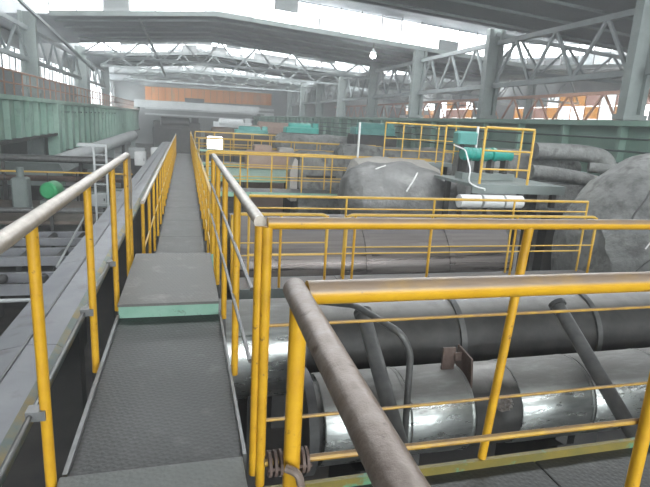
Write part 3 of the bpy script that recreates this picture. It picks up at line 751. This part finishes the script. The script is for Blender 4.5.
t = thing('elbow_duct', 'round grey duct sloping from the steel platform to the huge vessel', 'duct', (8.6, 10.4, .2))
MB().tube(bend([(7.82, 10.35, .66), (8.6, 10.2, .62), (9.5, 10.0, .48), (10.1, 9.6, .1), (10.1, 9.2, -.6)], .4), .17, 20).build('duct_run', 'dusty', t)
MB().box(7.82, 9.3, 10.0, 10.5, -.25, .42).build('duct_casing', 'dusty', t, False)
MB().box(8.3, 8.7, 10.1, 10.4, FZ, -.25).build('support_post', 'dark', t, False)
t = thing('elbow_duct', 'upper grey duct with an elbow turning down before the dark girder', 'duct', (10, 12, .4))
MB().tube(bend([(9.3, 12.3, 1.08), (10.6, 12.2, 1.1), (11.45, 12.0, 1.0), (11.6, 11.8, .3), (11.6, 11.8, FZ)], .3), .23, 20).build('duct_run', 'dusty', t)
MB().tube([(11.0, 12.1, .72), (11.85, 11.6, .7)], .16, 16).build('duct_branch', 'dusty', t)

# silver stub on saddle
t = thing('clad_stub_pipe', 'short bright silver pipe between dark supports behind the ledge rails', 'pipe', (5.2, 9.0, -.13))
for x0, x1 in ((5.15, 5.6), (5.65, 6.1), (6.15, 6.55)):
    MB().lathe((x0, 8.85, .17), (1, 0, 0), [(0, .1), (0, .13), (x1 - x0, .13), (x1 - x0, .1)], 28).build('cladding_sheet', 'white', t)
for x in (5.25, 5.8):
    MB().box(x - .06, x + .06, 8.76, 8.94, -.13, .05).build('saddle', 'dark', t, False)

# ================================================================= STEEL PLATFORM WITH TEAL MOTOR
pf = thing('steel_platform', 'small grey steel platform carrying the teal motor', 'platform', (6.8, 9.9, .45))
MB().box(5.55, 7.75, 9.1, 10.75, .42, .48).build('deck', 'steel', pf, False)
MB().box(5.55, 7.75, 9.06, 9.1, .3, .48).build('edge_beam', 'steel', pf, False)
for x in (5.7, 7.6):
    MB().box(x - .05, x + .05, 10.3, 10.4, FZ, .42).build('leg', 'dark', pf, False)
    MB().box(x - .05, x + .05, 9.18, 9.28, -.0, .42).build('leg', 'dark', pf, False)
fr = guard_rail('upright yellow frame railing at the front of the steel platform', (5.74, 9.15), (6.86, 9.15), .48, 1.12, mids=(.6, .27), top='yellow_far', post='yellow_far', mid='yellow_far', rr=.026, pr=.026, mr=.018, posts=2, sides=10)
guard_rail('yellow railing at the back of the steel platform', (5.7, 10.7), (7.7, 10.7), .48, 1.12, mids=(.5,), top='yellow_far', post='yellow_far', mid='yellow_far', rr=.022, pr=.022, mr=.016, posts=3, sides=10)
mo = thing('teal_motor', 'bright teal motor and coupling lying on the steel platform', 'motor', (6.4, 10.1, .48))
_b = MB().lathe((5.82, 10.1, 1.02), (1, 0, 0), [(0, .06), (.0, .12), (.05, .14), (.62, .14), (.64, .11), (.7, .11), (.72, .16), (.8, .16), (.82, .12), (1.22, .12), (1.25, .08), (1.25, .02)], 28); mob = _b.build('motor_body', 'teal', mo)
for k in range(6):
    x = 5.92 + k * .09; MB().lathe((x, 10.1, 1.02), (1, 0, 0), [(0, .13), (0, .15), (.02, .15), (.02, .13)], 24).build('cooling_fin', 'teal', mob)
for x in (5.95, 6.25, 6.55, 6.9):
    MB().box(x - .04, x + .04, 10.0, 10.2, .62, .92).build('foot', 'dark', mo, False)
MB().box(5.8, 7.1, 9.95, 10.25, .48, .62).build('skid', 'steel', mo, False)
vb = thing('valve_box', 'dull teal valve box with white pipe above the teal motor', 'valve', (6.1, 10.45, .48))
MB().cbox(5.82, 6.3, 10.3, 10.6, 1.22, 1.5, .04).build('box_body', 'teal_dull', vb, False)
MB().tube([(6.0, 10.45, .48), (6.0, 10.45, 1.22)], .05, 12).build('stand_pipe', 'dark', vb)
MB().tube([(6.33, 10.42, .98), (6.33, 10.42, 1.62)], .028, 10).build('white_pipe', 'white', vb)
tag(MB().tube(bend([(5.78, 10.42, 1.19), (5.72, 9.8, 1.12), (5.45, 9.05, .75), (5.4, 9.02, .52), (5.65, 9.02, .42), (5.8, 9.02, .4), (5.8, 9.02, .36)], .15), .016, 8).build('hose', 'white', origin=(5.6, 9.2, .2)), 'white hose drooping in front of the teal motor', 'hose')
guard_rail('faint yellow railing left of the teal motor, front line', (5.7, 14.4), (8.0, 14.4), .5, 1.12, mids=(.6, .3), top='yellow_far', post='yellow_far', mid='yellow_far', posts=5, rr=.024, pr=.02, mr=.014, sides=8)
t = thing('steel_platform', 'grey platform under the faint yellow railing left of the teal motor', 'platform', (6.8, 14.7, .4))
MB().box(5.6, 8.1, 14.3, 14.95, .4, .5).build('deck', 'steel', t, False)
for x in (5.8, 7.9): MB().box(x - .06, x + .06, 14.6, 14.72, FZ, .4).build('leg', 'dark', t, False)
t = thing('white_pole', 'slim white pole standing among the far railings', 'pole', (5.25, 15.45, -.6))
MB().tube([(5.25, 15.45, -.6), (5.25, 15.45, 1.58)], .035, 10).build('shaft', 'white', t); MB().lathe((5.25, 15.45, -.6), (0, 0, 1), [(0, .1), (.03, .1), (.03, .04)], 16).build('foot_plate', 'white', t)

# blocks behind the thin cross railing
t = thing('machine_housing', 'grey sheet housing with sloped top behind the thin cross railing', 'housing', (4.6, 17.6, FZ))
MB().prism([(3.75, FZ), (5.3, FZ), (5.3, .32), (4.9, .5), (4.0, .5), (3.75, .38)], 'y', 17.1, 18.4).build('casing', 'dusty', t, False)
MB().prism([(3.5, -1.2), (3.72, -1.2), (3.72, .2), (3.6, .3), (3.45, -.2)], 'y', 17.2, 17.9).build('hood_flap', 'dusty_light', t, False)
MB().box(4.0, 5.05, 17.06, 17.1, -.35, -.28).build('seam_strip', 'dark', t, False)
t = thing('machine_housing', 'dusty brown-pink machine block beyond the pale green slab', 'housing', (3.6, 22.6, FZ))
MB().cbox(2.6, 5.0, 22.4, 23.6, FZ, .15, .08).build('casing', 'brownpink', t, False)
MB().cbox(2.9, 3.7, 22.6, 23.4, .15, .4, .05).build('top_box', 'brownpink', t, False)
MB().cbox(4.0, 4.7, 22.7, 23.3, .15, .32, .05).build('top_box', 'dusty_light', t, False)
t = thing('machine_slab', 'pale green machine slab beside the far walkway', 'platform', (2.4, 20, -.7))
MB().cbox(.75, 4.3, 18.7, 21.9, -.75, -.55, .04).build('slab', 'green', t, False)
for x in (1.0, 4.0): MB().box(x - .15, x + .15, 20, 20.4, FZ, -.75).build('leg', 'dark', t, False)
t = thing('lamp_box', 'small glowing white lamp box by the far right railing', 'lamp', (1.45, 26.3, -.6))
lm = bpy.data.materials.new('lit_lamp_glass'); lm.use_nodes = True
lm.node_tree.nodes['Principled BSDF'].inputs['Emission Color'].default_value = (1, .98, .93, 1); lm.node_tree.nodes['Principled BSDF'].inputs['Emission Strength'].default_value = 2.5
M['lamp'] = lm
MB().cbox(1.05, 1.8, 26.2, 26.5, -.05, .55, .06).build('lamp_glass', 'lamp', t, False); MB().tube([(1.42, 26.35, -.62), (1.42, 26.35, -.05)], .05, 10).build('stand', 'dark', t)

# distant teal machines
def far_machine(label, x, y, w, h, mat, zt):
    t = thing('far_machine', label, 'machine', (x, y, FZ))
    MB().cbox(x, x + w, y, y + 1.2, FZ, zt - h * .6, .05).build('bed', 'dark', t, False)
    MB().cbox(x + .1, x + w - .1, y + .1, y + 1.1, zt - h * .6, zt - h * .2, .06).build('casing', mat, t, False)
    MB().lathe((x + w * .15, y + .6, zt - h * .25), (1, 0, 0), [(0, h * .25), (.1, h * .32), (w * .6, h * .32), (w * .62, h * .2)], 20).build('drum', mat, t)
    MB().box(x + w * .8, x + w * .95, y + .3, y + .8, zt - h * .2, zt + h * .1).build('pipe_head', mat, t, False)


far_machine('bright teal machine in the haze beyond the pale railings', 5.9, 31.6, 2.3, .9, 'teal', 1.35)
far_machine('dull teal machine beside the bright teal one in the haze', 9.0, 27.4, 2.6, 1.0, 'teal_dull', 1.6)
far_machine('low dull teal machine left of the hazy columns', 3.4, 38, 2.6, .9, 'teal_dull', .9)
far_machine('grey machine bed near the end of the long walkway', 1.5, 44, 4, 1.4, 'brown', .6)
far_machine('brown machine bed deep in the hall', 6, 50, 5, 1.6, 'brownpink', 1.2)
far_machine('dark machine row below the orange wall band', -4, 70, 6, 2, 'dark', 1.0)
far_machine('pale machine by the far end of the hall', 4, 80, 6, 2, 'pale', 1.2)

# ================================================================= LEFT SIDE
tr = thing('cable_trough', 'long blue-grey covered trough running beside the left railing', 'trough', (-1.38, 8, -.6))
y = -1.0
while y < 40:
    L_ = 2.9
    MB().add([(-1.72, y, -.66), (-1.40, y, -.60), (-1.15, y, -.61), (-1.72, y + L_ - .012, -.66), (-1.40, y + L_ - .012, -.60), (-1.15, y + L_ - .012, -.61),
              (-1.72, y, -.68), (-1.15, y, -.63), (-1.72, y + L_ - .012, -.68), (-1.15, y + L_ - .012, -.63)],
             [(0, 1, 4, 3), (1, 2, 5, 4), (6, 8, 9, 7), (0, 3, 8, 6), (2, 7, 9, 5), (0, 6, 7, 2, 1), (3, 4, 5, 9, 8)]).build('cover_sheet', 'trough', tr, False)
    MB().prism([(-1.15, -.61), (-1.07, -.66), (-1.07, -.72), (-1.15, -.72)], 'y', y, y + L_ - .012).build('edge_sheet', 'trough_edge', tr, False)
    MB().box(-1.72, -1.69, y, y + L_ - .012, -1.1, -.68).build('side_sheet', 'trough', tr, False)
    MB().box(-1.6, -1.2, y + 1.2, y + 1.45, FZ, -.69).build('trestle', 'dark', tr, False)
    y += L_
MB().bar((-1.405, -1, -.592), (-1.405, 40, -.592), .02, .02).build('ridge_bar', 'grey_bar', tr, False)


def roller_bed(label, y, z, x0=-7.6, x1=-2.0, w=.9):
    t = thing('roller_bed', label, 'conveyor', ((x0 + x1) / 2, y, FZ))
    for yy in (y, y + w):
        MB().box(x0, x1, yy - .06, yy + .06, z - .22, z).build('side_beam', 'trough', t, False)
    for k in range(7):
        x = lerp(x0 + .3, x1 - .3, k / 6); MB().tube([(x, y + .09, z - .1), (x, y + w - .09, z - .1)], .1, 12).build('roller', 'dark', t)
    for x in (x0 + .4, (x0 + x1) / 2, x1 - .4):
        MB().box(x - .08, x + .08, y, y + w, FZ, z - .25).build('leg', 'dark', t, False)


roller_bed('pale roller bed in the pit nearest the left railing', 11.6, -2.2)
roller_bed('pale roller bed in the pit, second from the left railing', 13.7, -2.15)
roller_bed('dusty roller bed in the pit before the green motor', 16.4, -2.3)
t = thing('pipe_stand', 'thin pale bent pipe stand rising from the dark pit', 'pipe', (-3.1, 9.6, FZ))
MB().tube(bend([(-3.9, 9.6, FZ), (-3.9, 9.6, -1.85), (-2.5, 9.6, -1.85), (-2.5, 9.6, FZ)], .08), .035, 10).build('frame_pipe', 'pale', t)
t = thing('brown_deck', 'dusty brown steel deck beyond the roller beds', 'platform', (-4.5, 20.5, FZ))
for k in range(4):
    MB().cbox(-7.5 + k * 1.4, -6.13 + k * 1.4, 18.2, 22.5, -2.25, -2.15, .02).build('deck_plate', 'brown', t, False)
for x in (-7.2, -2.2): MB().box(x - .1, x + .1, 20, 20.2, FZ, -2.25).build('leg', 'dark', t, False)
guard_rail('low yellow railing on the brown deck left of the ladder', (-7.4, 22.4), (-2.1, 22.4), -2.15, 1.15, mids=(.5,), top='yellow_far', post='dark', mid='dark', posts=6, rr=.035, pr=.02, mr=.02, sides=8)
mt = thing('electric_motor', 'round green electric motor on a grey plinth in the left pit', 'motor', (-4.66, 20, -2.15))
MB().lathe((-4.66, 19.7, -1.37), (0.15, 1, 0), [(0, .05), (0, .24), (.05, .3), (.12, .31), (.6, .31), (.7, .26), (.8, .1)], 28).build('motor_body', 'motor_green', mt)
MB().lathe((-4.67, 19.66, -1.37), (0.15, 1, 0), [(0, .05), (0, .22), (.05, .22)], 24).build('fan_cover', 'motor_green', mt)
MB().box(-4.95, -4.35, 19.75, 20.4, -2.15, -1.72).build('plinth', 'steel', mt, False)
t = thing('gearbox', 'tall grey gearbox block left of the green motor', 'gearbox', (-5.5, 20, -2.15))
MB().cbox(-5.85, -5.35, 19.8, 20.4, -2.15, -.95, .06).build('casing', 'steel', t, False); MB().tube([(-5.6, 20.1, -.95), (-5.6, 20.1, -.6)], .12, 14).build('neck', 'steel', t)
t = thing('ladder', 'pale steel ladder standing beyond the left railing', 'ladder', (-2.6, 17.6, FZ))
for x in (-2.78, -2.42): MB().box(x - .03, x + .03, 17.57, 17.63, FZ, .42).build('stile', 'pale', t, False)
for k in range(13): MB().tube([(-2.78, 17.6, FZ + .4 + k * .31), (-2.42, 17.6, FZ + .4 + k * .31)], .018, 8).build('rung', 'pale', t)
MB().box(-3.25, -2.4, 17.55, 18.0, .38, .46).build('landing', 'pale', t, False)
t = thing('grey_header_pipe', 'grey horizontal pipe crossing above the low yellow railing', 'pipe', (-5.5, 24, -.6))
MB().tube([(-8, 24, -.62), (-3.0, 24, -.62)], .15, 16).build('pipe_run', 'mid_pipe', t)
for x in (-7.3, -3.3): MB().box(x - .06, x + .06, 23.94, 24.06, FZ, -.75).build('leg', 'dark', t, False)
t = thing('conveyor_duct', 'pale slanting conveyor duct below the green girder', 'duct', (-5.3, 38, FZ))
MB().tube([(-6.3, 29, -1.25), (-4.3, 47, -.45)], .42, 20).build('duct_run', 'pale', t)
for k in (.2, .5, .8):
    x, yy, z = lerp(-6.3, -4.3, k), lerp(29, 47, k), lerp(-1.25, -.45, k); MB().box(x - .1, x + .1, yy - .1, yy + .1, FZ, z - .38).build('leg', 'dark', t, False)
t = thing('conveyor_duct', 'grey sheet chute by the pale slanting conveyor duct', 'duct', (-6.5, 26.5, FZ))
MB().prism([(-7.6, -.9), (-5.4, -.9), (-5.2, -1.3), (-5.6, -1.9), (-7.6, -1.9)], 'y', 25, 28.4).build('chute', 'steel', t, False); MB().box(-7.3, -5.9, 26.4, 27, FZ, -1.9).build('leg', 'dark', t, False)
for i, (x, y, w, h, m, lab) in enumerate(((-3.6, 40, .8, 1.0, 'white', 'white cabinet, left of the pair before the end of the long walkway'), (-2.7, 44, .7, 1.1, 'white', 'white cabinet, right of the pair before the end of the long walkway'), (-4.6, 46, 1.3, .9, 'pale', 'pale cabinet further into the hall on the left'))):
    t = thing('cabinet', lab, 'cabinet', (x, y, FZ))
    MB().cbox(x, x + w, y, y + .8, -2.3, -2.3 + h, .04).build('body', m, t, False); dd = MB().box(x + .05, x + w - .05, y - .02, y, -2.25, -2.35 + h).build('door', m, t, False); MB().box(x + w - .15, x + w - .11, y - .05, y - .02, -1.95, -1.75).build('handle', 'dark', dd, False); MB().box(x, x + w, y, y + .8, FZ, -2.3).build('plinth', 'dark', t, False)

# more plant in the left pit
t = thing('hopper', 'dark slanted hopper box left of the grey gearbox', 'hopper', (-6.8, 19, -2.15))
MB().prism([(-7.4, -2.15), (-6.5, -2.15), (-6.15, -1.35), (-6.3, -1.1), (-7.4, -1.3)], 'y', 18.5, 19.5).build('casing', 'dark', t, False)
MB().box(-7.3, -6.6, 18.44, 18.5, -2.0, -1.5).build('hatch', 'steel', t, False)
for (yy, z, r, lab) in ((18.0, -1.75, .09, 'thin grey pipe low across the left pit before the brown deck'), (23.2, -1.35, .12, 'rusty pipe across the left pit behind the low yellow railing')):
    t = thing('pit_pipe', lab, 'pipe', (-5, yy, FZ))
    MB().tube([(-7.7, yy, z), (-2.2, yy, z)], r, 14).build('pipe_run', 'mid_pipe' if yy < 20 else 'rusty', t)
    for x in (-7.0, -4.2, -2.6):
        MB().box(x - .05, x + .05, yy - .05, yy + .05, FZ, z - r * .9).build('support_post', 'dark', t, False)
        MB().lathe((x - .03, yy, z), (1, 0, 0), [(0, r * .8), (0, r * 1.25), (.06, r * 1.25), (.06, r * .8)], 16).build('clamp_ring', 'dark', t)
tag(MB().tube([(-2.9, 12.6, -2.1), (-3.0, 17.9, -1.55)], .03, 8).build('slanting_bar', 'pale', origin=(-2.9, 12.6, -2.1)), 'thin pale bar slanting over the roller beds', 'bar')
for i, (x, y, w, h) in enumerate(((-3.6, 21.0, .7, .55), (-2.75, 20.2, .5, .8))):
    t = thing('control_box', ('squat grey control box on the brown deck', 'upright grey control box on the brown deck near the ladder')[i], 'box', (x, y, -2.15))
    MB().cbox(x, x + w, y, y + .5, -2.15, -2.15 + h, .03).build('body', 'steel', t, False)
    d_ = MB().box(x + .05, x + w - .05, y - .015, y, -2.1, -2.2 + h).build('door', 'pale', t, False); MB().box(x + w - .14, x + w - .1, y - .04, y - .015, -1.9, -1.8).build('handle', 'dark', d_, False)

# rust railing on the left girder
rr = guard_rail('rust brown railing standing on the pale green girder', (XL, 9), (XL, 97), 1.95, 1.15, mids=(.5,), top='rust_rail', post='rust_rail', mid='rust_rail', rr=.05, pr=.035, mr=.04, ts=[i / 62 for i in range(63)], sides=6)
# traveling crane near the end
cr = thing('overhead_crane', 'pale double-girder overhead crane before the orange wall band', 'crane', (4, 90, 1.95))
MB().box(XL + .25, 12.0, 88.4, 89.2, 2.35, 3.5).build('bridge_girder', 'pale', cr, False)
MB().box(XL + .25, 12.0, 91, 91.8, 2.35, 3.3).build('bridge_girder', 'pale', cr, False)
for x in (XL + .5, 12.5):
    MB().box(x - .3, x + .3, 87.8, 92.4, 2.06, 2.35).build('end_carriage', 'steel', cr, False)
MB().box(0, 3, 88.6, 91.6, 3.5, 4.2).build('trolley', 'dark', cr, False)
# high bay lamp
lp = thing('bay_lamp', 'glaring bay lamp hanging under the roof near the centre', 'lamp', (13.2, 37.0, 6.4))
MB().lathe((13.2, 37.0, 6.95), (0, 0, -1), [(0, .06), (.08, .1), (.3, .22)], 20, False).build('shade', 'pale', lp); MB().tube([(13.2, 37.0, 6.95), (13.2, 36.98, 7.4)], .03, 8).build('stem', 'dark', lp)
lb = bpy.data.materials.new('lit_bulb'); lb.use_nodes = True
lb.node_tree.nodes['Principled BSDF'].inputs['Emission Color'].default_value = (1, 1, 1, 1); lb.node_tree.nodes['Principled BSDF'].inputs['Emission Strength'].default_value = 40
M['bulb'] = lb
MB().lathe((13.2, 37.0, 6.65), (0, 0, -1), [(0, .02), (.08, .16), (.2, .22), (.32, .16), (.38, .02)], 16).build('bulb', 'bulb', lp)

# ================================================================= HAZE
hm = bpy.data.materials.new('dusty_air'); hm.use_nodes = True
hn = hm.node_tree; hn.nodes.remove(hn.nodes['Principled BSDF']); vs = hn.nodes.new('ShaderNodeVolumeScatter')
vs.inputs['Color'].default_value = (.97, .985, 1, 1); vs.inputs['Density'].default_value = 0.0038; vs.inputs['Anisotropy'].default_value = 0.2
hn.links.new(vs.outputs[0], hn.nodes['Material Output'].inputs['Volume'])
M['haze'] = hm
hz = MB().box(-12.3, XE + .2, -25.8, 100.8, FZ - .1, 11).build('haze', 'haze', smooth=False, origin=(4, 40, FZ))
tag(hz, 'thin dusty haze filling the hall', 'haze', kind='stuff')
